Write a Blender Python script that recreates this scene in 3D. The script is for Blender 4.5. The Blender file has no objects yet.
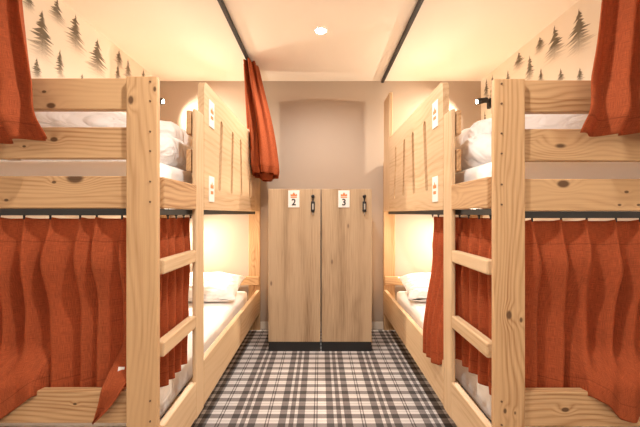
import bpy, bmesh, math, random
from mathutils import Vector, noise, Matrix
random.seed(7)
SC = bpy.context.scene
COL = SC.collection
F = 341.0                      # focal length in pixels of a 640 px wide frame
EYE = 1.10                     # camera height
# ------------------------------------------------------------------ camera
cam_d = bpy.data.cameras.new('camera')
cam_d.sensor_width = 36.0
cam_d.lens = F / 640 * 36.0
cam_d.clip_start = 0.02
cam = bpy.data.objects.new('camera', cam_d)
cam.location = (0, 0, EYE)
cam.rotation_euler = (math.pi / 2, 0, 0)
COL.objects.link(cam)
SC.camera = cam
# ------------------------------------------------------------------ world, exposure, light settings
W = bpy.data.worlds.new('world')
SC.world = W
W.use_nodes = True
W.node_tree.nodes['Background'].inputs[0].default_value = (1.0, 0.86, 0.72, 1)
W.node_tree.nodes['Background'].inputs[1].default_value = 0.15
SC.view_settings.view_transform = 'Standard'
SC.view_settings.look = 'None'
SC.view_settings.gamma = 1
SC.view_settings.use_curve_mapping = False
SC.view_settings.exposure = 1.05
SC.cycles.diffuse_bounces = 8
SC.cycles.max_bounces = 14
SC.cycles.sample_clamp_indirect = 6
DOWN_W = 34.0                  # ceiling downlight watts
READ_W = 21.0                  # upper reading lamp watts
READ_LOW_W = 11.0              # lower reading lamp watts
DOWN_COL = (1.0, 0.93, 0.85)
READ_COL = (1.0, 0.85, 0.66)

# ------------------------------------------------------------------ room numbers (metres)
DB = 3.25                      # back wall distance
HW = 1.534                     # half width
H = 2.362                      # ceiling
YF = -1.7                      # wall behind the camera
XL, XR = 0.565, 0.600          # inner faces of the two bunks


def zz(py, D): return EYE + (213.5 - py) * D / F
def xx(px, D): return (px - 320.0) * D / F


# ================================================================== materials
def new_mat(name):
    m = bpy.data.materials.new(name)
    m.use_nodes = True
    nt = m.node_tree
    b = nt.nodes['Principled BSDF']
    return m, nt, b


def N(nt, kind, **kw):
    n = nt.nodes.new(kind)
    for k, v in kw.items():
        setattr(n, k, v)
    return n


def math_n(nt, op, a, b=None, clamp=False):
    n = nt.nodes.new('ShaderNodeMath')
    n.operation = op
    n.use_clamp = clamp
    for i, v in enumerate((a, b)):
        if v is None:
            continue
        if isinstance(v, (int, float)):
            n.inputs[i].default_value = v
        else:
            nt.links.new(v, n.inputs[i])
    return n.outputs[0]


def mix_c(nt, fac, a, b, mode='MIX'):
    n = nt.nodes.new('ShaderNodeMix')
    n.data_type = 'RGBA'
    n.blend_type = mode
    for i, v in ((0, fac), (6, a), (7, b)):
        if isinstance(v, (int, float)):
            n.inputs[i].default_value = v
        elif isinstance(v, tuple):
            n.inputs[i].default_value = (v[0], v[1], v[2], 1)
        else:
            nt.links.new(v, n.inputs[i])
    return n.outputs[2]


def smooth(nt, val, lo, hi, to0=0.0, to1=1.0):
    n = nt.nodes.new('ShaderNodeMapRange')
    n.interpolation_type = 'SMOOTHSTEP'
    nt.links.new(val, n.inputs[0])
    n.inputs[1].default_value = lo
    n.inputs[2].default_value = hi
    n.inputs[3].default_value = to0
    n.inputs[4].default_value = to1
    return n.outputs[0]


def bump(nt, b, height, strength=0.2, dist=0.01):
    n = nt.nodes.new('ShaderNodeBump')
    n.inputs['Strength'].default_value = strength
    n.inputs['Distance'].default_value = dist
    nt.links.new(height, n.inputs['Height'])
    nt.links.new(n.outputs[0], b.inputs['Normal'])


def plain(name, col, rough=0.6, metal=0.0, emit=None, es=0.0):
    m, nt, b = new_mat(name)
    tc = N(nt, 'ShaderNodeTexCoord')
    no = N(nt, 'ShaderNodeTexNoise')
    no.inputs['Scale'].default_value = 60
    nt.links.new(tc.outputs['Object'], no.inputs['Vector'])
    f = smooth(nt, no.outputs[0], 0.3, 0.7, 0.0, 0.12)
    c = mix_c(nt, f, col, tuple(v * 0.8 for v in col))
    nt.links.new(c, b.inputs['Base Color'])
    b.inputs['Roughness'].default_value = rough
    b.inputs['Metallic'].default_value = metal
    if emit:
        b.inputs['Emission Color'].default_value = (*emit, 1)
        b.inputs['Emission Strength'].default_value = es
    return m


def paint(name, col, rough=0.75):
    m, nt, b = new_mat(name)
    tc = N(nt, 'ShaderNodeTexCoord')
    no = N(nt, 'ShaderNodeTexNoise')
    no.inputs['Scale'].default_value = 90
    no.inputs['Detail'].default_value = 4
    nt.links.new(tc.outputs['Object'], no.inputs['Vector'])
    n2 = N(nt, 'ShaderNodeTexNoise')
    n2.inputs['Scale'].default_value = 1.7
    nt.links.new(tc.outputs['Object'], n2.inputs['Vector'])
    f = smooth(nt, n2.outputs[0], 0.35, 0.65, 0.0, 0.06)
    nt.links.new(mix_c(nt, f, col, tuple(v * 0.85 for v in col)), b.inputs['Base Color'])
    b.inputs['Roughness'].default_value = rough
    bump(nt, b, no.outputs[0], 0.05, 0.003)
    return m


def wood(name, light, dark, knot=(0.065, 0.025, 0.009), knots=(), rings=58.0, random_knots=True,
         grain=0.72, rough=0.5, wander=0.15, fibre=0.42):
    """Timber whose grain runs along local X of the board."""
    m, nt, b = new_mat(name)
    tc = N(nt, 'ShaderNodeTexCoord')
    oi = N(nt, 'ShaderNodeObjectInfo')
    off = N(nt, 'ShaderNodeCombineXYZ')
    r = math_n(nt, 'MULTIPLY', oi.outputs['Random'], 37.0)
    for i in range(3):
        nt.links.new(r, off.inputs[i])
    add = N(nt, 'ShaderNodeVectorMath', operation='ADD')
    nt.links.new(tc.outputs['Object'], add.inputs[0])
    nt.links.new(off.outputs[0], add.inputs[1])
    P = add.outputs[0]
    # slow wander of the grain
    mp = N(nt, 'ShaderNodeMapping')
    mp.inputs['Scale'].default_value = (1.6, 6.0, 6.0)
    nt.links.new(P, mp.inputs[0])
    wn = N(nt, 'ShaderNodeTexNoise')
    wn.inputs['Scale'].default_value = 1.0
    wn.inputs['Detail'].default_value = 1.5
    nt.links.new(mp.outputs[0], wn.inputs['Vector'])
    sep = N(nt, 'ShaderNodeSeparateXYZ')
    nt.links.new(P, sep.inputs[0])
    g = math_n(nt, 'ADD', math_n(nt, 'MULTIPLY', sep.outputs[1], 0.8), math_n(nt, 'MULTIPLY', sep.outputs[2], 0.9))
    g = math_n(nt, 'ADD', g, math_n(nt, 'MULTIPLY', wn.outputs[0], wander))
    kmask = None
    if random_knots:
        mk = N(nt, 'ShaderNodeMapping')
        mk.inputs['Scale'].default_value = (3.0, 7.0, 7.0)
        nt.links.new(P, mk.inputs[0])
        vo = N(nt, 'ShaderNodeTexVoronoi')
        vo.inputs['Scale'].default_value = 1.0
        nt.links.new(mk.outputs[0], vo.inputs['Vector'])
        kmask = smooth(nt, vo.outputs['Distance'], 0.03, 0.085, 1.0, 0.0)
        g = math_n(nt, 'ADD', g, smooth(nt, vo.outputs['Distance'], 0.0, 0.45, 0.05, 0.0))
    for (kx, ky, kz, kr, *st) in knots:
        sub = N(nt, 'ShaderNodeVectorMath', operation='SUBTRACT')
        nt.links.new(tc.outputs['Object'], sub.inputs[0])
        sub.inputs[1].default_value = (kx, ky, kz)
        sc = N(nt, 'ShaderNodeVectorMath', operation='MULTIPLY')
        nt.links.new(sub.outputs[0], sc.inputs[0])
        sc.inputs[1].default_value = ((st[0] if st else 0.6) / kr, 1 / kr, 1 / kr)
        ln = N(nt, 'ShaderNodeVectorMath', operation='LENGTH')
        nt.links.new(sc.outputs[0], ln.inputs[0])
        k = smooth(nt, ln.outputs['Value'], 0.55, 1.05, 1.0, 0.0)
        kmask = k if kmask is None else math_n(nt, 'MAXIMUM', kmask, k)
        g = math_n(nt, 'ADD', g, smooth(nt, ln.outputs['Value'], 0.0, 3.2, kr * 2.2, 0.0))
    ring = math_n(nt, 'FRACT', math_n(nt, 'MULTIPLY', g, rings))
    tri_ = math_n(nt, 'ABSOLUTE', math_n(nt, 'SUBTRACT', math_n(nt, 'MULTIPLY', ring, 2.0), 1.0))
    ringf = math_n(nt, 'POWER', tri_, 1.8)
    # fine fibre
    mf = N(nt, 'ShaderNodeMapping')
    mf.inputs['Scale'].default_value = (5.0, 170.0, 170.0)
    nt.links.new(P, mf.inputs[0])
    fn = N(nt, 'ShaderNodeTexNoise')
    fn.inputs['Scale'].default_value = 1.0
    fn.inputs['Detail'].default_value = 3
    nt.links.new(mf.outputs[0], fn.inputs['Vector'])
    mb = N(nt, 'ShaderNodeMapping')
    mb.inputs['Scale'].default_value = (0.8, 11.0, 11.0)
    nt.links.new(P, mb.inputs[0])
    bn = N(nt, 'ShaderNodeTexNoise')
    bn.inputs['Scale'].default_value = 1.0
    nt.links.new(mb.outputs[0], bn.inputs['Vector'])
    f = math_n(nt, 'MULTIPLY', ringf, grain)
    f = math_n(nt, 'ADD', f, smooth(nt, fn.outputs[0], 0.35, 0.75, 0.0, fibre))
    f = math_n(nt, 'MULTIPLY', f, smooth(nt, bn.outputs[0], 0.3, 0.7, 0.15, 1.2), True)
    c = mix_c(nt, f, light, dark)
    tint = math_n(nt, 'MULTIPLY', oi.outputs['Random'], 0.16)
    c = mix_c(nt, tint, c, tuple(v * 0.72 for v in light))
    if kmask is not None:
        c = mix_c(nt, math_n(nt, 'MULTIPLY', kmask, 0.88), c, knot)
    nt.links.new(c, b.inputs['Base Color'])
    b.inputs['Roughness'].default_value = rough
    b.inputs['Specular IOR Level'].default_value = 0.3
    bump(nt, b, f, 0.12, 0.002)
    return m


def linen(name, col):
    m, nt, b = new_mat(name)
    uv = N(nt, 'ShaderNodeUVMap')
    sep = N(nt, 'ShaderNodeSeparateXYZ')
    nt.links.new(uv.outputs[0], sep.inputs[0])
    hs = []
    for sc in ((900.0, 30.0, 1.0), (30.0, 900.0, 1.0)):
        mp = N(nt, 'ShaderNodeMapping')
        mp.inputs['Scale'].default_value = sc
        nt.links.new(uv.outputs[0], mp.inputs[0])
        n = N(nt, 'ShaderNodeTexNoise')
        n.inputs['Scale'].default_value = 1.0
        n.inputs['Detail'].default_value = 2
        nt.links.new(mp.outputs[0], n.inputs['Vector'])
        hs.append(n.outputs[0])
    h = math_n(nt, 'ADD', hs[0], hs[1])
    f = smooth(nt, h, 0.75, 1.25)
    c = mix_c(nt, f, tuple(v * 0.72 for v in col), tuple(min(1, v * 1.22) for v in col))
    # sewn seams: v holds metres below the top edge, attribute 'hem' metres above the bottom edge
    at = N(nt, 'ShaderNodeAttribute')
    at.attribute_name = 'hem'
    s1 = smooth(nt, math_n(nt, 'ABSOLUTE', math_n(nt, 'SUBTRACT', sep.outputs[1], 0.085)), 0.0008, 0.0030, 1.0, 0.0)
    s2 = smooth(nt, math_n(nt, 'ABSOLUTE', math_n(nt, 'SUBTRACT', at.outputs['Fac'], 0.055)), 0.0008, 0.0030, 1.0, 0.0)
    seam = math_n(nt, 'MAXIMUM', s1, s2)
    c = mix_c(nt, math_n(nt, 'MULTIPLY', seam, 0.45), c, tuple(v * 0.45 for v in col))
    nt.links.new(c, b.inputs['Base Color'])
    b.inputs['Roughness'].default_value = 0.9
    b.inputs['Specular IOR Level'].default_value = 0.15
    hh = math_n(nt, 'SUBTRACT', h, math_n(nt, 'MULTIPLY', seam, 2.0))
    bump(nt, b, hh, 0.25, 0.0015)
    # a little light comes through the cloth
    tr = N(nt, 'ShaderNodeBsdfTranslucent')
    nt.links.new(mix_c(nt, 1.0, c, (1.0, 1.0, 0.75), 'MULTIPLY'), tr.inputs[0])
    mx = N(nt, 'ShaderNodeMixShader')
    mx.inputs[0].default_value = 0.42
    nt.links.new(b.outputs[0], mx.inputs[1])
    nt.links.new(tr.outputs[0], mx.inputs[2])
    nt.links.new(mx.outputs[0], nt.nodes['Material Output'].inputs[0])
    return m


def cotton(name, col, amount=0.6, scale=(5, 14, 9)):
    m, nt, b = new_mat(name)
    tc = N(nt, 'ShaderNodeTexCoord')
    mp = N(nt, 'ShaderNodeMapping')
    mp.inputs['Scale'].default_value = scale
    mp.inputs['Rotation'].default_value = (0.5, 0.4, 0.6)
    nt.links.new(tc.outputs['Object'], mp.inputs[0])
    n = N(nt, 'ShaderNodeTexNoise')
    n.inputs['Scale'].default_value = 1.0
    n.inputs['Detail'].default_value = 3
    n.inputs['Distortion'].default_value = 0.8
    nt.links.new(mp.outputs[0], n.inputs['Vector'])
    r = math_n(nt, 'ABSOLUTE', math_n(nt, 'SUBTRACT', n.outputs[0], 0.5))
    h = math_n(nt, 'POWER', smooth(nt, r, 0.0, 0.25), 0.6)
    b.inputs['Base Color'].default_value = (*col, 1)
    b.inputs['Roughness'].default_value = 0.85
    b.inputs['Specular IOR Level'].default_value = 0.2
    bump(nt, b, h, amount, 0.02)
    return m


PINE_L, PINE_D = (0.555, 0.35, 0.182), (0.29, 0.138, 0.052)
M = {}
M['pine'] = wood('pine', PINE_L, PINE_D)
M['pine_clear'] = wood('clear pine', (0.63, 0.45, 0.275), (0.45, 0.275, 0.135), random_knots=False, rings=34, grain=0.5)
M['oak'] = wood('oak laminate', (0.54, 0.395, 0.255), (0.26, 0.165, 0.09), knot=(0.20, 0.13, 0.085), rings=7,
                grain=0.45, random_knots=True, rough=0.55, wander=0.06, fibre=0.55)
M['black'] = plain('black metal', (0.010, 0.010, 0.011), 0.5, 0.0)
M['kick'] = plain('black kick board', (0.018, 0.018, 0.020), 0.5)
M['screw'] = plain('dark bolt', (0.14, 0.075, 0.04), 0.5, 0.2)
M['plate'] = plain('white plastic', (0.84, 0.82, 0.80), 0.35)
M['crown'] = plain('orange print', (0.72, 0.23, 0.07), 0.5)
M['digit'] = plain('dark print', (0.03, 0.03, 0.035), 0.5)
M['steel'] = plain('brushed steel', (0.5, 0.48, 0.45), 0.35, 0.9)
M['linen'] = linen('rust linen', (0.47, 0.112, 0.042))
M['cotton'] = cotton('white cotton', (0.90, 0.885, 0.875), 0.6, (4, 9, 7))
M['sheet'] = cotton('fitted sheet', (0.90, 0.885, 0.875), 0.09, (2.5, 6, 11))
M['tape'] = plain('white hooks tape', (0.80, 0.74, 0.68), 0.7)
M['wall'] = paint('warm white wall', (0.84, 0.785, 0.70))
M['taupe'] = paint('taupe wall', (0.42, 0.335, 0.265))
M['ceil'] = paint('ceiling paint', (0.89, 0.82, 0.72))
M['skirt'] = plain('white skirting', (0.70, 0.62, 0.53), 0.5)
M['trim'] = plain('white trim', (0.85, 0.83, 0.80), 0.4)
M['glow'] = plain('lamp diffuser', (1, 1, 1), 0.5, 0, (1.0, 0.93, 0.82), 30.0)
M['door'] = plain('white door', (0.80, 0.77, 0.72), 0.5)


def tartan():
    m, nt, b = new_mat('tartan carpet')
    tc = N(nt, 'ShaderNodeTexCoord')
    sep = N(nt, 'ShaderNodeSeparateXYZ')
    nt.links.new(tc.outputs['Object'], sep.inputs[0])

    def ramp(coord, period, phase, stops):
        v = math_n(nt, 'FRACT', math_n(nt, 'ADD', math_n(nt, 'DIVIDE', coord, period), phase))
        r = N(nt, 'ShaderNodeValToRGB')
        r.color_ramp.interpolation = 'CONSTANT'
        e = r.color_ramp.elements
        e[0].position = 0.0
        e[0].color = (stops[0][1],) * 3 + (1,)
        e[1].position = stops[1][0]
        e[1].color = (stops[1][1],) * 3 + (1,)
        for p, c in stops[2:]:
            k = e.new(p)
            k.color = (c, c, c, 1)
        nt.links.new(v, r.inputs[0])
        return r.outputs[0]
    half = [(0.0, 0.90), (0.018, 0.08), (0.042, 0.97), (0.233, 0.12), (0.385, 0.97), (0.45, 0.16)]
    stops = half + [(0.55, 0.97), (0.615, 0.12), (0.767, 0.97), (0.958, 0.08), (0.982, 0.90)]
    vx = ramp(sep.outputs[0], 0.256, 0.095, stops)
    vy = ramp(sep.outputs[1], 0.164, 0.30, [(0.0, 0.97), (0.10, 0.62), (0.13, 0.97), (0.23, 0.10), (0.47, 0.90),
                                            (0.58, 0.55), (0.62, 0.95), (0.74, 0.10), (0.98, 0.9)])
    s = math_n(nt, 'MULTIPLY', math_n(nt, 'ADD', vx, vy), 0.5)
    # yarn speckle
    no = N(nt, 'ShaderNodeTexNoise')
    no.inputs['Scale'].default_value = 420
    no.inputs['Detail'].default_value = 2
    nt.links.new(tc.outputs['Object'], no.inputs['Vector'])
    s = math_n(nt, 'ADD', s, smooth(nt, no.outputs[0], 0.3, 0.7, -0.06, 0.06), True)
    r = N(nt, 'ShaderNodeValToRGB')
    e = r.color_ramp.elements
    e[0].position = 0.05
    e[0].color = (0.06, 0.054, 0.054, 1)
    e[1].position = 1.0
    e[1].color = (0.68, 0.655, 0.65, 1)
    k = e.new(0.53)
    k.color = (0.235, 0.212, 0.21, 1)
    k = e.new(0.72)
    k.color = (0.38, 0.35, 0.345, 1)
    nt.links.new(s, r.inputs[0])
    nt.links.new(r.outputs[0], b.inputs['Base Color'])
    b.inputs['Roughness'].default_value = 0.95
    b.inputs['Specular IOR Level'].default_value = 0.1
    bump(nt, b, no.outputs[0], 0.4, 0.004)
    return m


M['tartan'] = tartan()


def tree_print():
    m, nt, b = new_mat('printed misty tree')
    tc = N(nt, 'ShaderNodeTexCoord')
    sep = N(nt, 'ShaderNodeSeparateXYZ')
    nt.links.new(tc.outputs['Object'], sep.inputs[0])
    b.inputs['Base Color'].default_value = (0.20, 0.175, 0.13, 1)
    b.inputs['Roughness'].default_value = 0.75
    al = smooth(nt, sep.outputs[2], -0.95, -0.25, 0.0, 0.85)
    tr = N(nt, 'ShaderNodeBsdfTransparent')
    mx = N(nt, 'ShaderNodeMixShader')
    nt.links.new(al, mx.inputs[0])
    nt.links.new(tr.outputs[0], mx.inputs[1])
    nt.links.new(b.outputs[0], mx.inputs[2])
    nt.links.new(mx.outputs[0], nt.nodes['Material Output'].inputs[0])
    return m


M['tree'] = tree_print()


# ================================================================== object helpers
def link(o, parent=None):
    COL.objects.link(o)
    if parent is not None:
        o.parent = parent
    return o


def world_origin(o):
    p = Vector((0, 0, 0))
    while o is not None:
        p += o.location
        o = o.parent
    return p


def tag(o, label=None, cat=None, group=None, kind=None):
    if label: o['label'] = label
    if cat: o['category'] = cat
    if group: o['group'] = group
    if kind: o['kind'] = kind
    return o


def thing(name, loc, label, cat, group=None):
    o = bpy.data.objects.new(name, None)
    o.empty_display_size = 0.1
    o.location = loc
    link(o)
    return tag(o, label, cat, group)


def mesh_obj(name, bm, mat, parent=None, loc=None, smooth_=False, rot=None):
    """bm in coordinates around loc (world); parent may be an Empty or an unrotated mesh."""
    me = bpy.data.meshes.new(name)
    bmesh.ops.recalc_face_normals(bm, faces=bm.faces)
    bm.to_mesh(me)
    bm.free()
    if smooth_:
        for p in me.polygons:
            p.use_smooth = True
    me.materials.append(mat)
    o = bpy.data.objects.new(name, me)
    link(o)
    L = Vector(loc) if loc is not None else Vector((0, 0, 0))
    if parent is not None:
        o.parent = parent
        bpy.context.view_layer.update()
        o.matrix_parent_inverse = parent.matrix_world.inverted()
    o.location = L
    if rot:
        o.rotation_euler = rot
    return o


def box_bm(sx, sy, sz, bevel=0.003, seg=2):
    bm = bmesh.new()
    bmesh.ops.create_cube(bm, size=1.0)
    bmesh.ops.scale(bm, vec=(sx, sy, sz), verts=bm.verts)
    if bevel > 0:
        bmesh.ops.bevel(bm, geom=list(bm.edges), offset=min(bevel, 0.45 * min(sx, sy, sz)), segments=seg,
                        profile=0.5, affect='EDGES')
    return bm


def plank(name, x0, x1, y0, y1, z0, z1, mat, parent=None, bevel=0.004):
    x0, x1 = min(x0, x1), max(x0, x1)
    d = (x1 - x0, y1 - y0, z1 - z0)
    c = ((x0 + x1) / 2, (y0 + y1) / 2, (z0 + z1) / 2)
    ax = max(range(3), key=lambda i: d[i])
    if ax == 0:
        bm, rot = box_bm(d[0], d[1], d[2], bevel), None
    elif ax == 1:
        bm, rot = box_bm(d[1], d[0], d[2], bevel), (0, 0, math.pi / 2)
    else:
        bm, rot = box_bm(d[2], d[1], d[0], bevel), (0, math.pi / 2, 0)
    return mesh_obj(name, bm, mat, parent, c, rot=rot)


def cyl_bm(r, depth, seg=20, r2=None):
    bm = bmesh.new()
    bmesh.ops.create_cone(bm, cap_ends=True, segments=seg, radius1=r, radius2=r if r2 is None else r2, depth=depth)
    return bm


def prism_bm(pts, th, holes=()):
    """2-D outline (a,b) extruded along c by th, centred on c=0; axes: a->X, b->Z, c->Y."""
    bm = bmesh.new()
    edges = []
    for loop in (pts, *holes):
        vs = [bm.verts.new((a, -th / 2, b)) for a, b in loop]
        for i in range(len(vs)):
            edges.append(bm.edges.new((vs[i], vs[(i + 1) % len(vs)])))
    if holes:
        bmesh.ops.triangle_fill(bm, use_beauty=True, edges=edges)
    else:
        bm.faces.new(bm.verts)
    r = bmesh.ops.extrude_face_region(bm, geom=list(bm.faces))
    vs = [g for g in r['geom'] if isinstance(g, bmesh.types.BMVert)]
    bmesh.ops.translate(bm, vec=(0, th, 0), verts=vs)
    return bm


def crown_pts(w, h):
    return [(-w / 2, 0), (w / 2, 0), (w / 2, h * .62), (w * .27, h * .36), (0, h), (-w * .27, h * .36), (-w / 2, h * .62)]


# ================================================================== the setting
def struct(name, x0, x1, y0, y1, z0, z1, mat):
    o = mesh_obj(name, box_bm(x1 - x0, y1 - y0, z1 - z0, 0), mat, None, ((x0 + x1) / 2, (y0 + y1) / 2, (z0 + z1) / 2))
    return tag(o, kind='structure')


T = 0.1
fl = struct('floor', -HW - T, HW + T, YF - T, DB + T, -T, 0, M['tartan'])
fl['label'] = 'black, grey and white tartan carpet between the bunks'
struct('ceiling', -HW - T, HW + T, YF - T, DB + T, H, H + T, M['ceil'])
struct('wall_back', -HW - T, HW + T, DB, DB + T, 0, H, M['taupe'])
WL = struct('wall_left', -HW - T, -HW, YF, DB, 0, H, M['wall'])
WR = struct('wall_right', HW, HW + T, YF, DB, 0, H, M['wall'])
struct('wall_front', -HW - T, HW + T, YF - T, YF, 0, H, M['wall'])
struct('baseboard_back', -HW, HW, DB - 0.014, DB, 0, 0.07, M['skirt'])
dr = struct('door_1', -0.42, 0.42, YF, YF + 0.04, 0, 2.02, M['door'])
kb = mesh_obj('door_handle', cyl_bm(0.012, 0.11, 14), M['steel'], dr, (0.33, YF + 0.07, 1.02), True, (0, math.pi / 2, 0))


# ------------------------------------------------------------------ misty spruce print on the side walls
def tree_mesh(seed, hw):
    """Spruce outline in local (y, z): tip at z=0, foot at z=-1, half width hw; lies in the x=0 plane."""
    rnd = random.Random(seed)
    vs, fs = [], []

    def tri(a, b, c):
        i = len(vs)
        vs.extend([(0, a[0], a[1]), (0, b[0], b[1]), (0, c[0], c[1])])
        fs.append((i, i + 1, i + 2))
    tri((0, 0), (-0.02 * hw / 0.3, -1), (0.02 * hw / 0.3, -1))
    n = 17
    for i in range(n):
        t = (i + 0.6) / n
        z = -t
        for s in (-1, 1):
            w = hw * (0.05 + 0.95 * min(1.0, t / 0.62) ** 0.9) * rnd.uniform(0.5, 1.1)
            d = rnd.uniform(0.03, 0.075)
            z0 = z + rnd.uniform(-0.012, 0.012)
            tri((-s * 0.01, z0 + 0.040), (s * w, z0 - d), (s * w * 0.35, z0 - 0.050))
            tri((0, z0 + 0.02), (s * w * 0.55, z0 - d * 0.2 - 0.035), (0, z0 - 0.045))
    me = bpy.data.meshes.new('printed_tree')
    me.from_pydata(vs, [], fs)
    me.materials.append(M['tree'])
    return me


TREES = [tree_mesh(k, 0.30) for k in range(5)]


def put_tree(wall, side, px, y0, y1, hw, k):
    off = abs(px - 320.0)
    D = HW * F / off
    zt, zb = zz(y0, D), zz(y1, D)
    if zt > H - 0.005:
        zt = H - 0.005
    dw = hw / off * D                       # half width along the wall
    h = zt - zb
    o = bpy.data.objects.new('printed_tree', TREES[k % 5])
    link(o)
    o.parent = wall
    bpy.context.view_layer.update()
    o.matrix_parent_inverse = wall.matrix_world.inverted()
    o.location = (side * (HW - 0.0012 - 0.00015 * (k % 7)), D, zt)
    o.scale = (1, dw / 0.30 * 1.6, h * 1.4)


left_trees = [(42, 10, 51, 10), (75.5, 14, 46, 8.5), (97.4, 38.6, 70, 8), (57, -3, 20, 6.5), (59.8, 49, 75, 4),
              (36.6, 58, 76, 4.5), (117.8, 64.4, 80, 3), (128, 59, 78, 3.3), (143.5, 67.5, 80, 2.2), (119, 50, 66, 4),
              (28, -10, 7, 6), (82, 73.5, 84, 2.4), (14, 20, 60, 9), (20, 100, 135, 6), (66, 108, 135, 5), (100, 110, 130, 4)]
right_trees = [(579, 8.5, 46, 10.5), (554.7, 25, 55, 7.5), (540, 37, 51, 5), (519, 52, 67, 5), (529.7, 55, 78, 4.2),
               (541, 68, 82, 2.6), (560.7, 68, 82, 3.5), (580, 67.5, 82, 3.6), (508, 70, 84, 2.2), (492.5, 73.5, 97, 2.6),
               (486.5, 78, 98, 2.4), (485, 110, 133, 2.0), (612, 20, 62, 9), (600, 100, 135, 6), (560, 106, 132, 5)]
for k, (px, a, b_, w_) in enumerate(left_trees):
    put_tree(WL, -1, px, a, b_, w_, k)
for k, (px, a, b_, w_) in enumerate(right_trees):
    put_tree(WR, 1, px, a, b_, w_, k + 2)


# ================================================================== bunk beds
def bunk(s, Xi, zs, knot_set, label):
    """s=-1 stands on the left of the aisle, +1 on the right. zs = heights of the end boards."""
    root = thing('bunk_bed', (s * (Xi + HW) / 2, 2.2, 0), label, 'bunk bed', 'pine bunk beds')
    Xo = HW - 0.006
    th = 0.03
    D0 = F * Xi / (162.8 if s < 0 else 174.5)            # front face of the end posts
    top = zs['top']

    def pk(key):
        if key not in knot_set:
            return M['pine']
        return wood('pine with knots', PINE_L, PINE_D, knots=knot_set[key], random_knots=False)
    th0, th = th, PT
    pw = 0.109 if s < 0 else 0.1065
    fp = plank('post', s * Xi, s * (Xi + pw), D0, D0 + th, 0, top, pk('post'), root)
    plank('post', s * (Xo - pw), s * Xo, D0, D0 + th, 0, top, M['pine'], root)
    rear = DB - 0.012
    plank('post', s * Xi, s * (Xi + 0.108), rear - 0.03, rear, 0, 1.584, M['pine'], root)
    plank('post', s * (Xo - 0.108), s * Xo, rear - 0.03, rear, 0, 1.584, M['pine'], root)
    # end boards: guard, guard, bunk board and so on, from the top down
    for i, (a, b) in enumerate(zs['ends']):
        plank('end_board', s * (Xi + 0.014), s * Xo, D0 + th, D0 + th + 0.03, b, a, pk('end%d' % i), root)
    for (a, b) in ((1.577, 1.468), (1.40, 1.295), (1.232, 1.119), (0.51, 0.43), (0.28, 0.165)):
        plank('end_board', s * (Xi + 0.004), s * Xo, rear - 0.06, rear - 0.03, b, a, M['pine'], root)
    ys = D0 + th
    th = th0
    # ladder post and rungs
    plank('ladder_post', s * Xi, s * (Xi + 0.021), 1.560, 1.662, 0.155, 1.580, M['pine_clear'], root, 0.006)
    plank('side_board', s * Xi, s * (Xi + th), ys + th, 1.560, 1.119, 1.232, M['pine'], root)
    plank('rung', s * (Xi + 0.001), s * (Xi + 0.036), ys + th, 1.560, 0.878, 0.932, M['pine_clear'], root, 0.006)
    plank('rung', s * (Xi + 0.001), s * (Xi + 0.036), ys + th, 1.560, 0.578, 0.634, M['pine_clear'], root, 0.006)
    plank('side_board', s * Xi, s * (Xi + th), ys + th, 1.560, 0.165, 0.330, M['pine_clear'], root)
    # guard rails inside the panel
    for (a, b) in ((1.578, 1.468), (1.398, 1.296)):
        plank('guard_rail', s * (Xi + 0.031), s * (Xi + 0.054), 1.575, rear - 0.062, b, a, M['pine'], root)
    # slotted guard panel
    y0, y1, zb, zt = 1.664, 2.95, 1.119, 1.750
    L = y1 - y0
    ym = (y0 + y1) / 2
    zm = (zb + zt) / 2
    pts = [(-L / 2, zb - zm), (L / 2, zb - zm), (L / 2, zt - zm)]
    r = 0.035
    for i in range(6):
        a = math.pi / 2 + i / 5 * math.pi / 2
        pts.append((-L / 2 + r + r * math.cos(a), zt - zm - r + r * math.sin(a)))
    holes = []
    for (yt, yb) in ((1.96, 1.92), (2.21, 2.18), (2.43, 2.46), (2.70, 2.75)):
        w = 0.025
        zt_, zb_ = 1.605 - zm, 1.245 - zm
        hp = []
        for i in range(7):
            a = i / 6 * math.pi
            hp.append((yt - ym + w * math.cos(a), zt_ + w * math.sin(a)))
        for i in range(7):
            a = math.pi + i / 6 * math.pi
            hp.append((yb - ym + w * math.cos(a), zb_ + w * math.sin(a)))
        holes.append(hp)
    bm = prism_bm(pts, th, holes)
    # prism X -> world Y, thickness -> world X
    mesh_obj('side_panel', bm, M['pine_clear'], root, (s * (Xi + th / 2), ym, zm), rot=(0, 0, math.pi / 2))
    # tall board at the head of the panel
    plank('head_board', s * Xi, s * (Xi + th), 2.952, 3.205, 1.119, 2.150, M['pine_clear'], root)
    # lower side boards
    plank('side_board', s * Xi, s * (Xi + th), 1.664, 2.440, 0.165, 0.385, M['pine_clear'], root)
    plank('side_board', s * Xi, s * (Xi + th), 2.442, rear - 0.032, 0.165, 0.383, M['pine_clear'], root)
    # boards along the wall and the two bed bases
    for (a, b) in ((0.385, 0.165), (1.232, 1.119), (1.577, 1.468)):
        plank('wall_board', s * (Xo - 0.025), s * Xo, ys + th, rear - 0.06, b, a, M['pine'], root)
    for zb_ in (0.215, 1.124):
        for i in range(9):
            yc = 1.36 + i * 0.215
            plank('slat', s * (Xi + th + 0.002), s * (Xo - 0.027), yc - 0.04, yc + 0.04, zb_, zb_ + 0.02, M['pine_clear'], root, 0.002)
    # bolts in the front posts
    sm = bpy.data.meshes.new('bolt')
    bm = cyl_bm(0.0034, 0.004, 10)
    bm.to_mesh(sm)
    bm.free()
    sm.materials.append(M['screw'])
    bx = s * (Xi + 0.024)
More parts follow.
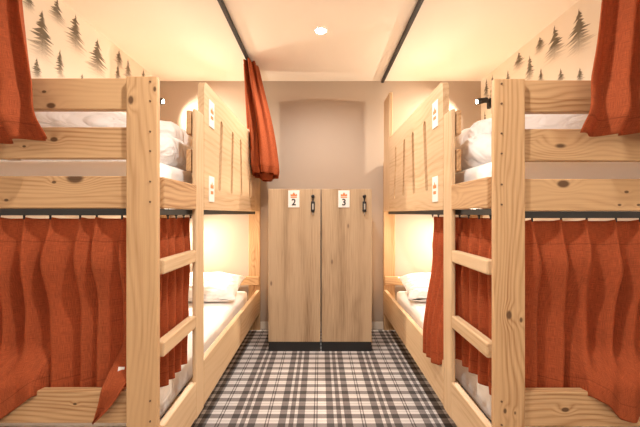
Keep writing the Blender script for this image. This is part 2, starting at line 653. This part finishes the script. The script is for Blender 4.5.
    for (a, b) in zs['ends'][:4]:
        for zc in (a - 0.022, b + 0.022):
            o = bpy.data.objects.new('bolt', sm)
            link(o)
            o.parent = root
            o.matrix_parent_inverse = Matrix.Translation(-root.location)
            o.location = (bx, D0 - 0.0008, zc)
            o.rotation_euler = (math.pi / 2, 0, 0)
    # white number plates with an orange crown, on the panel beside the ladder
    for (za, zb_) in ((1.682, 1.545), (1.292, 1.160)):
        h = za - zb_
        pl = mesh_obj('number_plate', box_bm(0.004, 0.082, h, 0.0015), M['plate'], root,
                      (s * (Xi - 0.002), 1.772, (za + zb_) / 2))
        pl['label'] = 'white plate with an orange crown mark'
        cr = mesh_obj('crown_mark', prism_bm(crown_pts(0.046, 0.034), 0.001), M['crown'], pl,
                      (s * (Xi - 0.0045), 1.772, (za + zb_) / 2 + 0.004), rot=(0, 0, math.pi / 2))
        mesh_obj('printed_bar', box_bm(0.001, 0.040, 0.016, 0), M['crown'], pl,
                 (s * (Xi - 0.0045), 1.772, (za + zb_) / 2 - 0.018))
    return root, D0


PT = 0.023                     # thickness of the front posts
DL0, DR0 = F * XL / 162.8, F * XR / 174.5


def ends(D0, rows):
    D = D0 + PT
    return [(zz(a, D), zz(b, D)) for a, b in rows]


ZL = dict(top=zz(76, DL0), ends=ends(DL0, [(78, 109.5), (127, 158.5), (176, 208.3), (391, 423.5)]) + [(0.25, 0.14)])
ZR = dict(top=zz(78.5, DR0), ends=ends(DR0, [(80, 112), (128.7, 161), (178.8, 211), (391.5, 427)]) + [(0.235, 0.13)])
DE = 1.20           # end-board face, for reading knot places off the photograph


def knots_end(pxs, zc, xc):
    return [(xx(px, DE) - xc, -0.015, zz(py, DE) - zc, r) for px, py, r in pxs]


def end_c(s, Xi): return s * ((Xi + 0.004) + (HW - 0.006)) / 2


zl = [(a + b) / 2 for a, b in ZL['ends']]
zr = [(a + b) / 2 for a, b in ZR['ends']]
cl, cr_ = end_c(-1, XL), end_c(1, XR)
KL = {
    'end0': knots_end([(44, 91, .006), (51, 105, .012)], zl[0], cl),
    'end1': knots_end([(54, 139, .010), (24, 146, .005)], zl[1], cl),
    'end2': knots_end([(75, 178, .022), (54, 182, .006), (6, 200, .006)], zl[2], cl),
    'end3': knots_end([(75, 405, .005)], zl[3], cl),
    # a post's local X points down
    'post': [(-(zz(100, DL0) - ZL['top'] / 2), -.015, xx(130, DL0) + XL + .057, .012), (-(zz(89, DL0) - ZL['top'] / 2), -.015, xx(154, DL0) + XL + .057, .008)],
}
KR = {
    'end2': knots_end([(561, 184, .016), (624, 192, .006), (617, 205, .005), (636, 205, .005)], zr[2], cr_),
    'end3': knots_end([(563, 409, .010)], zr[3], cr_),
    'post': [(-(zz(315, DR0) - ZR['top'] / 2), -.015, xx(509, DR0) - XR - .053, .012), (-(zz(411, DR0) - ZR['top'] / 2), -.015, xx(505, DR0) - XR - .053, .008),
             (-(zz(320, DR0) - ZR['top'] / 2), -.015, xx(521, DR0) - XR - .053, .008), (-(zz(196, DR0) - ZR['top'] / 2), -.015, xx(507, DR0) - XR - .053, .004, .05),
             (-(zz(413, DR0) - ZR['top'] / 2), -.015, xx(515, DR0) - XR - .053, .006)],
}
bedL, D0L = bunk(-1, XL, ZL, KL, 'left-hand knotty pine bunk bed, gathered rust curtain at its head')
bedR, D0R = bunk(1, XR, ZR, KR, 'right-hand knotty pine bunk bed, its tall head board in plain view')


# ================================================================== mattresses and bedding
def soft_box(sx, sy, sz, rad, sub, amp, freq, seed):
    """Rounded block with lumps."""
    bm = bmesh.new()
    bmesh.ops.create_cube(bm, size=1.0)
    bmesh.ops.subdivide_edges(bm, edges=bm.edges[:], cuts=sub, use_grid_fill=True)
    hx, hy, hz = sx / 2, sy / 2, sz / 2
    for v in bm.verts:
        p = Vector((v.co.x * sx, v.co.y * sy, v.co.z * sz))
        q = Vector((max(-hx + rad, min(hx - rad, p.x)), max(-hy + rad, min(hy - rad, p.y)), max(-hz + rad, min(hz - rad, p.z))))
        d = p - q
        if d.length > 1e-6:
            p = q + d.normalized() * rad * min(1.0, d.length / rad) if d.length > rad else p
        n = noise.noise(Vector((p.x * freq + seed, p.y * freq, p.z * freq * 1.5)))
        n += 0.5 * noise.noise(Vector((p.x * freq * 2.3, p.y * freq * 2.3 + seed, p.z * freq * 2)))
        dirn = d.normalized() if d.length > 1e-6 else Vector((0, 0, 1 if p.z > 0 else -1))
        v.co = p + dirn * n * amp
    return bm


def mattress(s, Xi, z0, z1, label):
    x0, x1 = Xi + 0.088, HW - 0.036
    bm = soft_box(x1 - x0, 1.79, z1 - z0, 0.045, 22, 0.004, 5.0, z0 * 7 + s)
    o = mesh_obj('mattress', bm, M['sheet'], None, (s * (x0 + x1) / 2, 2.24, (z0 + z1) / 2), True)
    return tag(o, label, 'mattress', 'white sheeted mattresses')


mattress(-1, XL, 0.236, 0.402, 'white sheeted mattress in the left-hand lower berth')
mattress(1, XR, 0.236, 0.402, 'white sheeted mattress in the right-hand lower berth')
mattress(-1, XL, 1.146, 1.318, 'white sheeted mattress in the left-hand upper berth')
mattress(1, XR, 1.146, 1.318, 'white sheeted mattress in the right-hand upper berth')


def pillow(name, loc, sx, sy, sz, rot, label, seed, cat='pillow', group=None):
    bm = bmesh.new()
    nu, nv = 30, 22
    for side in (1, -1):
        grid = []
        for j in range(nv + 1):
            row = []
            for i in range(nu + 1):
                u, v = i / nu * 2 - 1, j / nv * 2 - 1
                pin = 1 - 0.07 * (1 - abs(u) ** 3) * abs(v) ** 6
                pin2 = 1 - 0.07 * (1 - abs(v) ** 3) * abs(u) ** 6
                x, y = u * sx / 2 * pin2, v * sy / 2 * pin
                h = ((1 - abs(u) ** 3.2) * (1 - abs(v) ** 3.2)) ** 0.55
                n = noise.noise(Vector((x * 7 + seed, y * 7, side))) + 0.6 * noise.noise(Vector((x * 15, y * 15 + seed, side)))
                z = side * (sz / 2 * h * (1 + 0.12 * n)) + 0.012 * n * (1 - h)
                if side < 0:
                    z *= 0.7
                row.append(bm.verts.new((x, y, z)))
            grid.append(row)
        for j in range(nv):
            for i in range(nu):
                f = [grid[j][i], grid[j][i + 1], grid[j + 1][i + 1], grid[j + 1][i]]
                bm.faces.new(f if side > 0 else f[::-1])
    bmesh.ops.remove_doubles(bm, verts=bm.verts, dist=0.002)
    o = mesh_obj(name, bm, M['cotton'], None, loc, True, rot)
    return tag(o, label, cat, group)


pillow('pillow', (-0.955, 2.82, 0.490), 0.60, 0.46, 0.17, (0.20, 0.03, 0.05), 'plump white pillow at the head of the left-hand lower berth', 3, group='white pillows')
pillow('pillow', (0.985, 2.82, 0.490), 0.60, 0.46, 0.17, (0.20, -0.03, -0.06), 'white pillow at the head of the right-hand lower berth, partly behind its curtain', 8, group='white pillows')


def duvet(s, Xi, label, seed):
    """A quilt folded in two lumps across the upper berth."""
    xc = s * (Xi + 0.515)
    root = thing('folded_duvet', (xc, 1.87, 1.325), label, 'duvet', 'folded white duvets')
    a = soft_box(0.78, 0.58, 0.15, 0.072, 26, 0.016, 7.0, seed)
    mesh_obj('lower_fold', a, M['cotton'], root, (xc, 1.90, 1.412), True, (0, 0, 0.04 * s))
    b = soft_box(0.74, 0.52, 0.155, 0.076, 26, 0.022, 7.5, seed + 4)
    mesh_obj('upper_fold', b, M['cotton'], root, (xc + s * 0.02, 1.92, 1.545), True, (0.03, -0.14 * s, -0.05 * s))
    return root


duvet(-1, XL, 'crumpled white duvet folded on the left-hand upper berth', 2.0)
duvet(1, XR, 'crumpled white duvet folded on the right-hand upper berth', 9.0)


# ================================================================== lockers
def locker(x0, x1, digit, label):
    yf, ztop, zk = 2.71, 1.295, 0.080
    root = thing('locker', ((x0 + x1) / 2, 3.0, 0), label, 'locker', 'low oak lockers')
    bm = box_bm(x1 - x0 - 0.004, 0.45, ztop - zk - 0.002, 0.002)
    body = mesh_obj('body', box_bm(ztop - zk - 0.002, 0.500, x1 - x0 - 0.004, 0.002), M['oak'], root,
                    ((x0 + x1) / 2, yf + 0.021 + 0.25, (ztop + zk) / 2), rot=(0, math.pi / 2, 0))
    bm.free()
    dr_ = mesh_obj('door', box_bm(ztop - zk, 0.019, x1 - x0 - 0.006, 0.002), M['oak'], root,
                   ((x0 + x1) / 2, yf + 0.0095, (ztop + zk) / 2), rot=(0, math.pi / 2, 0))
    mesh_obj('kick_board', box_bm(x1 - x0 - 0.006, 0.44, zk, 0.002), M['kick'], root,
             ((x0 + x1) / 2, yf + 0.012 + 0.22, zk / 2))
    # lock: knob above, combination case below, tiny key stub
    lx = x1 - 0.062
    lk = mesh_obj('lock', box_bm(0.030, 0.020, 0.082, 0.005), M['black'], root, (lx, yf - 0.010, 1.155))
    mesh_obj('knob', cyl_bm(0.013, 0.022, 18), M['black'], lk, (lx, yf - 0.011, 1.236), True, (math.pi / 2, 0, 0))
    mesh_obj('hasp', box_bm(0.011, 0.010, 0.050, 0.002), M['black'], lk, (lx, yf - 0.005, 1.212))
    mesh_obj('dial', box_bm(0.012, 0.003, 0.046, 0.001), M['steel'], lk, (lx, yf - 0.0212, 1.155))
    mesh_obj('key_stub', cyl_bm(0.004, 0.028, 10), M['steel'], lk, (lx, yf - 0.008, 1.102), True)
    px = (x0 + x1) / 2 - (0.004 if digit == '2' else 0.022)
    pz = 1.216
    pl = mesh_obj('number_plate', box_bm(0.090, 0.004, 0.136, 0.0015), M['plate'], root, (px, yf - 0.002, pz))
    pl['label'] = 'white plate with orange crown and the number ' + digit
    mesh_obj('crown_mark', prism_bm(crown_pts(0.050, 0.030), 0.001), M['crown'], pl, (px, yf - 0.0045, pz + 0.022))
    mesh_obj('crown_band', box_bm(0.050, 0.001, 0.008, 0), M['crown'], pl, (px, yf - 0.0045, pz + 0.013))
    cu = bpy.data.curves.new('digit', 'FONT')
    cu.body = digit
    cu.size = 0.072
    cu.extrude = 0.0006
    cu.offset = 0.0016
    cu.align_x = 'CENTER'
    to = bpy.data.objects.new('digit_text', cu)
    link(to)
    bpy.context.view_layer.update()
    me = bpy.data.meshes.new_from_object(to.evaluated_get(bpy.context.evaluated_depsgraph_get()))
    bpy.data.objects.remove(to)
    me.name = 'digit'
    me.materials.clear()
    me.materials.append(M['digit'])
    do = bpy.data.objects.new('digit', me)
    link(do)
    do.parent = pl
    bpy.context.view_layer.update()
    do.matrix_parent_inverse = pl.matrix_world.inverted()
    do.location = (px, yf - 0.0048, pz - 0.050)
    do.rotation_euler = (math.pi / 2, 0, 0)
    return root


locker(-0.414, 0.006, '2', 'left of the two low oak lockers, its plate reading 2')
locker(0.010, 0.414, '3', 'right of the two low oak lockers, its plate reading 3')


# ================================================================== curtains and rails
def lerp(a, b, t): return a + (b - a) * t
def sstep(a, b, x):
    t = max(0.0, min(1.0, (x - a) / (b - a)))
    return t * t * (3 - 2 * t)


def sheet(name, fn, nu, nv, parent=None, mat=None, wrap=False, width=1.0):
    """fn(u, v) -> world point; v runs from the top edge to the bottom edge."""
    pts = [[Vector(fn(i / nu, j / nv)) for i in range(nu + 1)] for j in range(nv + 1)]
    org = pts[0][nu // 2].copy()
    vs = [p - org for row in pts for p in row]
    fs = []
    for j in range(nv):
        for i in range(nu):
            a = j * (nu + 1) + i
            fs.append((a, a + nu + 1, a + nu + 2, a + 1))
    me = bpy.data.meshes.new(name)
    me.from_pydata(vs, [], fs)
    uv = me.uv_layers.new(name='UVMap')
    down = [[0.0] * (nu + 1) for _ in range(nv + 1)]
    for i in range(nu + 1):
        for j in range(1, nv + 1):
            down[j][i] = down[j - 1][i] + (pts[j][i] - pts[j - 1][i]).length
    hem = me.attributes.new('hem', 'FLOAT', 'POINT')
    for j in range(nv + 1):
        for i in range(nu + 1):
            hem.data[j * (nu + 1) + i].value = down[nv][i] - down[j][i]
    for lp in me.loops:
        j, i = divmod(lp.vertex_index, nu + 1)
        uv.data[lp.index].uv = (i / nu * width, down[j][i])
    for p in me.polygons:
        p.use_smooth = True
    me.materials.append(mat or M['linen'])
    o = bpy.data.objects.new(name, me)
    link(o)
    if parent is not None:
        o.parent = parent
        bpy.context.view_layer.update()
        o.matrix_parent_inverse = parent.matrix_world.inverted()
    o.location = org
    sol = o.modifiers.new('cloth thickness', 'SOLIDIFY')
    sol.thickness = 0.0025
    sol.offset = 0
    return o


def hooks(parent, places, zt, drop=0.022):
    me = bpy.data.meshes.new('hook')
    bm = bmesh.new()
    bmesh.ops.create_cone(bm, cap_ends=True, segments=8, radius1=0.0035, radius2=0.0035, depth=drop)
    g = bmesh.ops.create_uvsphere(bm, u_segments=8, v_segments=6, radius=0.0065)
    bmesh.ops.translate(bm, vec=(0, 0, drop * 0.35), verts=g['verts'])
    bm.to_mesh(me)
    bm.free()
    me.materials.append(M['black'])
    for (x, y) in places:
        o = bpy.data.objects.new('hook', me)
        link(o)
        o.parent = parent
        bpy.context.view_layer.update()
        o.matrix_parent_inverse = parent.matrix_world.inverted()
        o.location = (x, y, zt)


def rail(name, boxes, label, cat='curtain rail', group=None):
    x0, x1, y0, y1, z0, z1 = boxes[0][1:]
    root = thing(name, ((x0 + x1) / 2, (y0 + y1) / 2, z0), label, cat, group)
    for (nm, a0, a1, b0, b1, c0, c1) in boxes:
        mesh_obj(nm, box_bm(a1 - a0, b1 - b0, c1 - c0, 0.002), M['black'], root, ((a0 + a1) / 2, (b0 + b1) / 2, (c0 + c1) / 2))
    return root


YEND = 1.135        # the end leg of the ceiling rails
for s, X, lk_ in ((-1, 0.585, 'left-hand'), (1, 0.592, 'right-hand')):
    xs = sorted((s * (X - 0.012), s * (X + 0.012)))
    xe = sorted((s * (X - 0.012), s * (HW - 0.01)))
    rail('ceiling_curtain_rail', [('side_track', xs[0], xs[1], YEND + 0.0121, DB - 0.02, H - 0.026, H - 0.0005),
                                  ('end_track', xe[0], xe[1], YEND - 0.012, YEND + 0.012, H - 0.026, H - 0.0005)],
         'slim black ceiling curtain rail above the %s bunk bed' % lk_, group='ceiling curtain rails')
for s, Xi, D0, zs, lk_ in ((-1, XL, D0L, ZL, 'left-hand'), (1, XR, D0R, ZR, 'right-hand')):
    zt = 1.118
    ze = min(zs['ends'][2][1], 1.119) - 0.001
    ya = D0 + PT + 0.002
    xs = sorted((s * (Xi + 0.036), s * (Xi + 0.056)))
    xe = sorted((s * (Xi + 0.120), s * (HW - 0.07)))
    rail('lower_curtain_rail', [('side_track', xs[0], xs[1], ya + 0.035, DB - 0.08, zt - 0.024, zt),
                                ('end_track', xe[0], xe[1], ya, ya + 0.02, ze - 0.024, ze)],
         'black curtain rail under the %s upper berth' % lk_, group='curtain rails under the upper berths')


def pulse(s, centres, w):
    return max(math.exp(-((s - c) / w) ** 2) for c in centres)


def wave(s, centres):
    """1 at each pleat, 0 midway between."""
    cs = centres
    if s <= cs[0]:
        d = (cs[0] - s) / (cs[1] - cs[0])
        return 0.5 + 0.5 * math.cos(math.pi * 2 * min(d, 0.5))
    for a, b in zip(cs, cs[1:]):
        if s <= b:
            return 0.5 + 0.5 * math.cos(2 * math.pi * (s - a) / (b - a))
    d = (s - cs[-1]) / (cs[-1] - cs[-2])
    return 0.5 + 0.5 * math.cos(math.pi * 2 * min(d, 0.5))


def nz(a, b, c=0.0): return noise.noise(Vector((a, b, c)))


def end_curtain(s, D0, pleats, over, tail, label, seed, zs):
    """Closed curtain across the foot of a lower berth; |x| from the post to the wall."""
    Xi = XL if s < 0 else XR
    zt = zz(217, D0 + 0.03) if s < 0 else zz(219.5, D0 + 0.03)
    ybase = D0 + PT + 0.032
    x_in, x_out = Xi + 0.086, HW - 0.05
    zbeam = zs['ends'][3][0]
    root = thing('rust_curtain', (s * 1.05, ybase, zbeam), label, 'curtain', 'rust curtains')

    ztip, xtip = zz(418, D0 + PT), abs(xx(98, D0 + PT))

    def fn(u, v):
        x = lerp(x_in, x_out, u)
        p = pulse(x, pleats, 0.010)
        b = sstep(0.02, 0.30, v)
        xw = x + b * 0.030 * nz(x * 5, v * 1.3, seed)
        w = wave(xw, pleats)
        dr_ = over(x)                      # how far the hem hangs over the front of the beam
        tl = tail(x)                       # 1 on the free corner that swings out to a point
        fr = max(sstep(0.0, 0.014, dr_), tl)
        zb = lerp(zbeam - 0.035, zbeam - dr_, fr) if tl < 0.5 else ztip
        z = lerp(zt, zb, v)
        amp = lerp(0.024 * p, 0.058 * w, b)
        back = 0.050 * sstep(0.10, 0.55, v)
        y = ybase + 0.010 + back - amp + 0.006 * nz(x * 12, v * 5, seed)
        if fr > 0:
            front = D0 + PT - 0.006 - 0.016 * (1 - w) - 0.014 * tl
            k = sstep(zbeam + 0.16, zbeam + 0.008, z) * fr
            y = lerp(y, front, k)
        # cloth leans over from each pleat, so one flank of a fold is steeper
        xo = x + b * 0.013 * math.sin(2 * math.pi * (w - 0.5) * 0.5) * (1 - fr)
        if tl > 0:
            k = max(0.0, min(1.0, (zbeam + 0.10 - z) / (zbeam + 0.10 - ztip)))
            xo = lerp(x + 0.012 * sstep(1.0, 0.6, z), xtip, k ** 2.0 * 0.96)
        # the header dips between hooks
        if v < 0.06:
            z -= 0.006 * (1 - p) * (1 - v / 0.06)
        return (s * xo, y, z)
    sheet('cloth', fn, 220, 90, root, width=1.6)
    hooks(root, [(s * c, ybase - 0.012) for c in pleats if x_in - 0.02 < c < x_out], zt + 0.002)
    return root, zt


def pl_x(pxs, D): return [abs(xx(p, D)) for p in pxs]


pL = sorted(pl_x([124, 99, 82.5, 53, 27, 2.6, -23, -50, -76, -100], D0L + 0.055))
pR = sorted(pl_x([530, 558.6, 584, 613, 637, 663, 690, 716, 742], D0R + 0.055))
DL = D0L + 0.02
DRc = D0R + 0.02
ov1 = abs(xx(39, DL))
def overL(x): return max(0.0, (x - ov1) * 0.74) if x < ov1 + 0.20 else 0.148
xinL = XL + 0.086
def tailL(x): return 1.0 if x < xinL + 0.085 else 0.0
eL, ztL = end_curtain(-1, D0L, pL, overL, tailL, 'closed rust curtain at the left-hand lower berth foot, white label on its edge', 1.3, ZL)
# care label on the free edge
lab = mesh_obj('care_label', box_bm(0.020, 0.0015, 0.030, 0), M['plate'], eL, (xx(121, D0L + 0.026), D0L + 0.026, zz(371, D0L + 0.026)), rot=(0.1, 0.15, 0.3))
lab['label'] = 'small white care label'
def overR(x):
    px = 320 + x * F / DRc
    tab = [(0, 0), (582, 0), (605, 11), (620, 27), (633, 28), (640, 22), (655, 12), (675, 22), (700, 26), (900, 26)]
    for (a, va), (b, vb) in zip(tab, tab[1:]):
        if px <= b:
            return lerp(va, vb, (px - a) / (b - a)) * DRc / F
    return 0.1
eR, ztR = end_curtain(1, D0R, pR, overR, lambda x: 0.0, 'closed rust curtain at the right-hand lower berth foot, spilling over its board', 5.1, ZR)


# ---- lower curtains behind the ladders
def ladder_curtain(s, Xi, ya, yb, n, label, seed, spill):
    zt = 1.082
    root = thing('rust_curtain', (s * (Xi + 0.05), (ya + yb) / 2, 0.41), label, 'curtain', 'rust curtains')
    pl = [lerp(ya + 0.015, yb - 0.015, i / (n - 1)) for i in range(n)]

    def fn(u, v):
        y = lerp(ya, yb, u)
        p = pulse(y, pl, 0.010)
        b = sstep(0.02, 0.25, v)
        yw = y + b * 0.028 * nz(y * 6, v * 1.6, seed)
        w = wave(yw, pl)
        z = lerp(zt, 0.410 + 0.012 * nz(y * 8, 1, seed), v)
        amp = lerp(0.016 * p, 0.036 * w, b)
        x = Xi + 0.070 - amp + 0.006 * nz(y * 14, v * 6, seed) + 0.012 * v
        yo = lerp(y, lerp(y, ya, 0.12), sstep(0, 0.35, v)) + 0.02 * sstep(0.1, 0.9, v) * nz(v * 2, u * 2, seed)
        if spill and y > spill:
            k = sstep(spill, spill + 0.05, y)
            z = lerp(z, lerp(zt, 0.345 + 0.01 * nz(y * 9, 2, seed), v), k)
            outx = Xi - 0.014 - 0.024 * w
            x = lerp(x, outx, k * sstep(0.90, 0.45, z) ** 0.8)
            yo = lerp(yo, y - 0.10 * (y - spill) / 0.31 * sstep(0.0, 0.8, v), k)
        return (s * x, yo, z)
    sheet('cloth', fn, 150, 80, root, width=1.0)
    hooks(root, [(s * (Xi + 0.046), c) for c in pl], zt + 0.004, 0.018)
    return root


ladder_curtain(-1, XL, 1.275, 1.625, 5, 'short rust curtain behind the rungs of the left-hand ladder', 2.2, 0)
ladder_curtain(1, XR, 1.275, 1.97, 8, 'rust curtain behind the right-hand ladder, its end hanging into the aisle', 6.4, 1.66)


# ---- curtains hanging from the ceiling at the foot of the upper berths
def upper_end(s, edge_top, edge_bot, zb, label, seed):
    zt = H - 0.030
    root = thing('rust_curtain', (s * 1.25, YEND, zb), label, 'curtain', 'rust curtains')
    n = 7
    pl = [i / (n - 1) for i in range(n)]

    def fn(u, v):
        a = lerp(edge_top, edge_bot, max(0.0, (v - 0.42) / 0.58) ** 1.5)
        x = lerp(a, HW - 0.02, u)
        p = pulse(u, pl, 0.035)
        b = sstep(0.02, 0.3, v)
        w = wave(u + b * 0.05 * nz(u * 4, v * 1.2, seed), pl)
        amp = lerp(0.020 * p, 0.050 * w, b)
        y = YEND + 0.016 - amp + 0.008 * nz(u * 9, v * 4, seed)
        if y > YEND + 0.016:
            y = YEND + 0.016
        z = lerp(zt, zb + 0.012 * nz(u * 5, 2.0, seed) - 0.012 * u, v)
        # the cloth is turned up at the foot: bulge towards the room
        bul = sstep(0.80, 0.93, v) * (1 - sstep(0.93, 1.0, v))
        y -= 0.022 * bul
        return (s * x, y, z)
    sheet('cloth', fn, 150, 70, root, width=1.1)
    return root


upper_end(-1, abs(xx(13, 1.10)), abs(xx(47, 1.10)), zz(141, YEND), 'rust curtain hanging from the ceiling at the left-hand upper berth foot', 3.0)
upper_end(1, abs(xx(606, 1.10)), abs(xx(581, 1.10)), zz(135, YEND), 'rust curtain hanging from the ceiling at the right-hand upper berth foot', 7.0)


# ---- curtain gathered at the head of the left bunk
def gathered():
    zt, zb = H - 0.030, zz(177, 2.95)
    root = thing('rust_curtain', (-0.49, 2.9, zb), 'gathered rust curtain bunched on the ceiling rail beside the lockers', 'curtain', 'rust curtains')

    def fn(u, v):
        a = u * 2 * math.pi * 0.985 - math.pi * 0.5
        k = 9
        e = lerp(v, sstep(0.0, 1.0, v), 0.5) ** 0.75
        xc = lerp(-0.575, -0.462, e)
        yc = lerp(2.86, 2.885, e)
        rx = lerp(0.048, 0.112, e)
        ry = lerp(0.14, 0.23, e)
        f = math.cos(k * a + 0.9 * math.sin(2 * a) + 1.6 * nz(v * 1.4, 0.3, 4.0))
        lo = 1 + lerp(0.22, 0.10, v) * f + 0.05 * nz(a * 1.5, v * 3, 9.0)
        tuck = 1 - 0.12 * sstep(0.93, 1.0, v)
        x = xc + rx * lo * math.cos(a) * tuck
        y = yc + ry * lo * math.sin(a) * tuck
        z = lerp(zt, zb + 0.010 * nz(a * 1.2, 5, 1) - 0.012 * math.sin(a), v)
        x = max(x, -0.560 if z < 1.80 else -9)
        return (x, y, z)
    sheet('cloth', fn, 200, 60, root, width=1.4)
    # turned-up tail below the bunch

    def fn2(u, v):
        a = u * 2 * math.pi * 0.98
        r = lerp(0.055, 0.040, v)
        return (-0.455 + r * math.cos(a) * (1 + .1 * math.cos(5 * a)), 2.93 + 2.2 * r * math.sin(a), zb + 0.02 - 0.055 * v)
    sheet('turned_hem', fn2, 60, 6, root, width=0.4)
    hooks(root, [(-0.585, 2.76 + 0.05 * i) for i in range(5)], H - 0.034, 0.014)
    return root


gathered()


# ================================================================== lamps
def spot(name, parent, loc, direction, watts, col, size, blend, radius):
    ld = bpy.data.lights.new(name, 'SPOT')
    ld.energy = watts
    ld.color = col
    ld.spot_size = size
    ld.spot_blend = blend
    ld.shadow_soft_size = radius
    o = bpy.data.objects.new(name, ld)
    link(o)
    o.parent = parent
    bpy.context.view_layer.update()
    o.matrix_parent_inverse = parent.matrix_world.inverted()
    o.location = loc
    o.rotation_euler = Vector(direction).to_track_quat('-Z', 'Y').to_euler()
    return o


def reading_lamp(s, z, watts, label, D=3.05):
    wx = HW - 0.001
    root = thing('reading_lamp', (s * wx, D, z - 0.02), label, 'wall lamp', 'black reading lamps')
    mesh_obj('wall_mount', box_bm(0.030, 0.055, 0.085, 0.006), M['black'], root, (s * (wx - 0.015), D, z - 0.02))
    mesh_obj('joint', cyl_bm(0.012, 0.034, 14), M['black'], root, (s * (wx - 0.040), D, z - 0.004), True, (0, math.pi / 2, 0))
    d = Vector((-s * 0.88, 0.42, -0.38)).normalized()
    hd_dir = Vector((-s * 0.96, -0.12, -0.20)).normalized()
    c = Vector((s * (wx - 0.090), D - 0.012, z))
    q = hd_dir.to_track_quat('Z', 'Y').to_euler()
    head = mesh_obj('lamp_head', cyl_bm(0.023, 0.096, 22, 0.027), M['black'], root, c, True, q)
    tip = c + hd_dir * 0.0495
    mesh_obj('lens', cyl_bm(0.016, 0.004, 20), M['glow'], head, tip, False, q)
    spot('reading_light', root, tip + hd_dir * 0.012, d, watts, READ_COL, math.radians(110), 0.85, 0.015)
    spot('reading_spill', root, tip + hd_dir * 0.012, Vector((-s * 0.80, -0.38, -0.75 if z > 1.5 else -0.30)), watts * (1.9 if z > 1.5 else 3.6), READ_COL, math.radians(152), 0.9, 0.02)
    return root


reading_lamp(-1, 2.104, READ_W, 'small lit black reading lamp over the left-hand upper berth')
reading_lamp(1, 2.104, READ_W, 'small lit black reading lamp over the right-hand upper berth')
reading_lamp(-1, 0.960, READ_LOW_W, 'small lit black reading lamp inside the left-hand lower berth')
reading_lamp(1, 0.960, READ_LOW_W, 'small lit black reading lamp inside the right-hand lower berth')


def downlight(x, y, watts, label):
    root = thing('ceiling_downlight', (x, y, H), label, 'ceiling light', 'round ceiling downlights')
    bm = bmesh.new()
    prof = [(0.0355, -0.001), (0.036, -0.005), (0.040, -0.007), (0.046, -0.004), (0.047, -0.0005)]
    n = 36
    rows = [[bm.verts.new((r * math.cos(2 * math.pi * i / n), r * math.sin(2 * math.pi * i / n), z)) for i in range(n)] for r, z in prof]
    for a, b in zip(rows, rows[1:]):
        for i in range(n):
            bm.faces.new((a[i], a[(i + 1) % n], b[(i + 1) % n], b[i]))
    mesh_obj('trim_ring', bm, M['trim'], root, (x, y, H), True)
    mesh_obj('lens', cyl_bm(0.035, 0.003, 28), M['glow'], root, (x, y, H - 0.0025))
    spot('downlight_lamp', root, (x, y, H - 0.02), (0, 0, -1), watts, DOWN_COL, math.radians(165), 0.6, 0.035)
    return root


downlight(0.006, 2.35, DOWN_W, 'round white ceiling downlight, glowing, between the two ceiling rails')
downlight(0.0, 0.70, DOWN_W * 1.4, 'round white ceiling downlight over the viewer, in line with the lit one')
downlight(-0.45, -1.05, DOWN_W * 0.75, 'left one of the paired fill downlights added out of view by the room door')  # unseen pair, added for frontal fill on the bed ends
downlight(0.45, -1.05, DOWN_W * 0.75, 'right one of the paired fill downlights added out of view by the room door')  # other half of the added fill pair
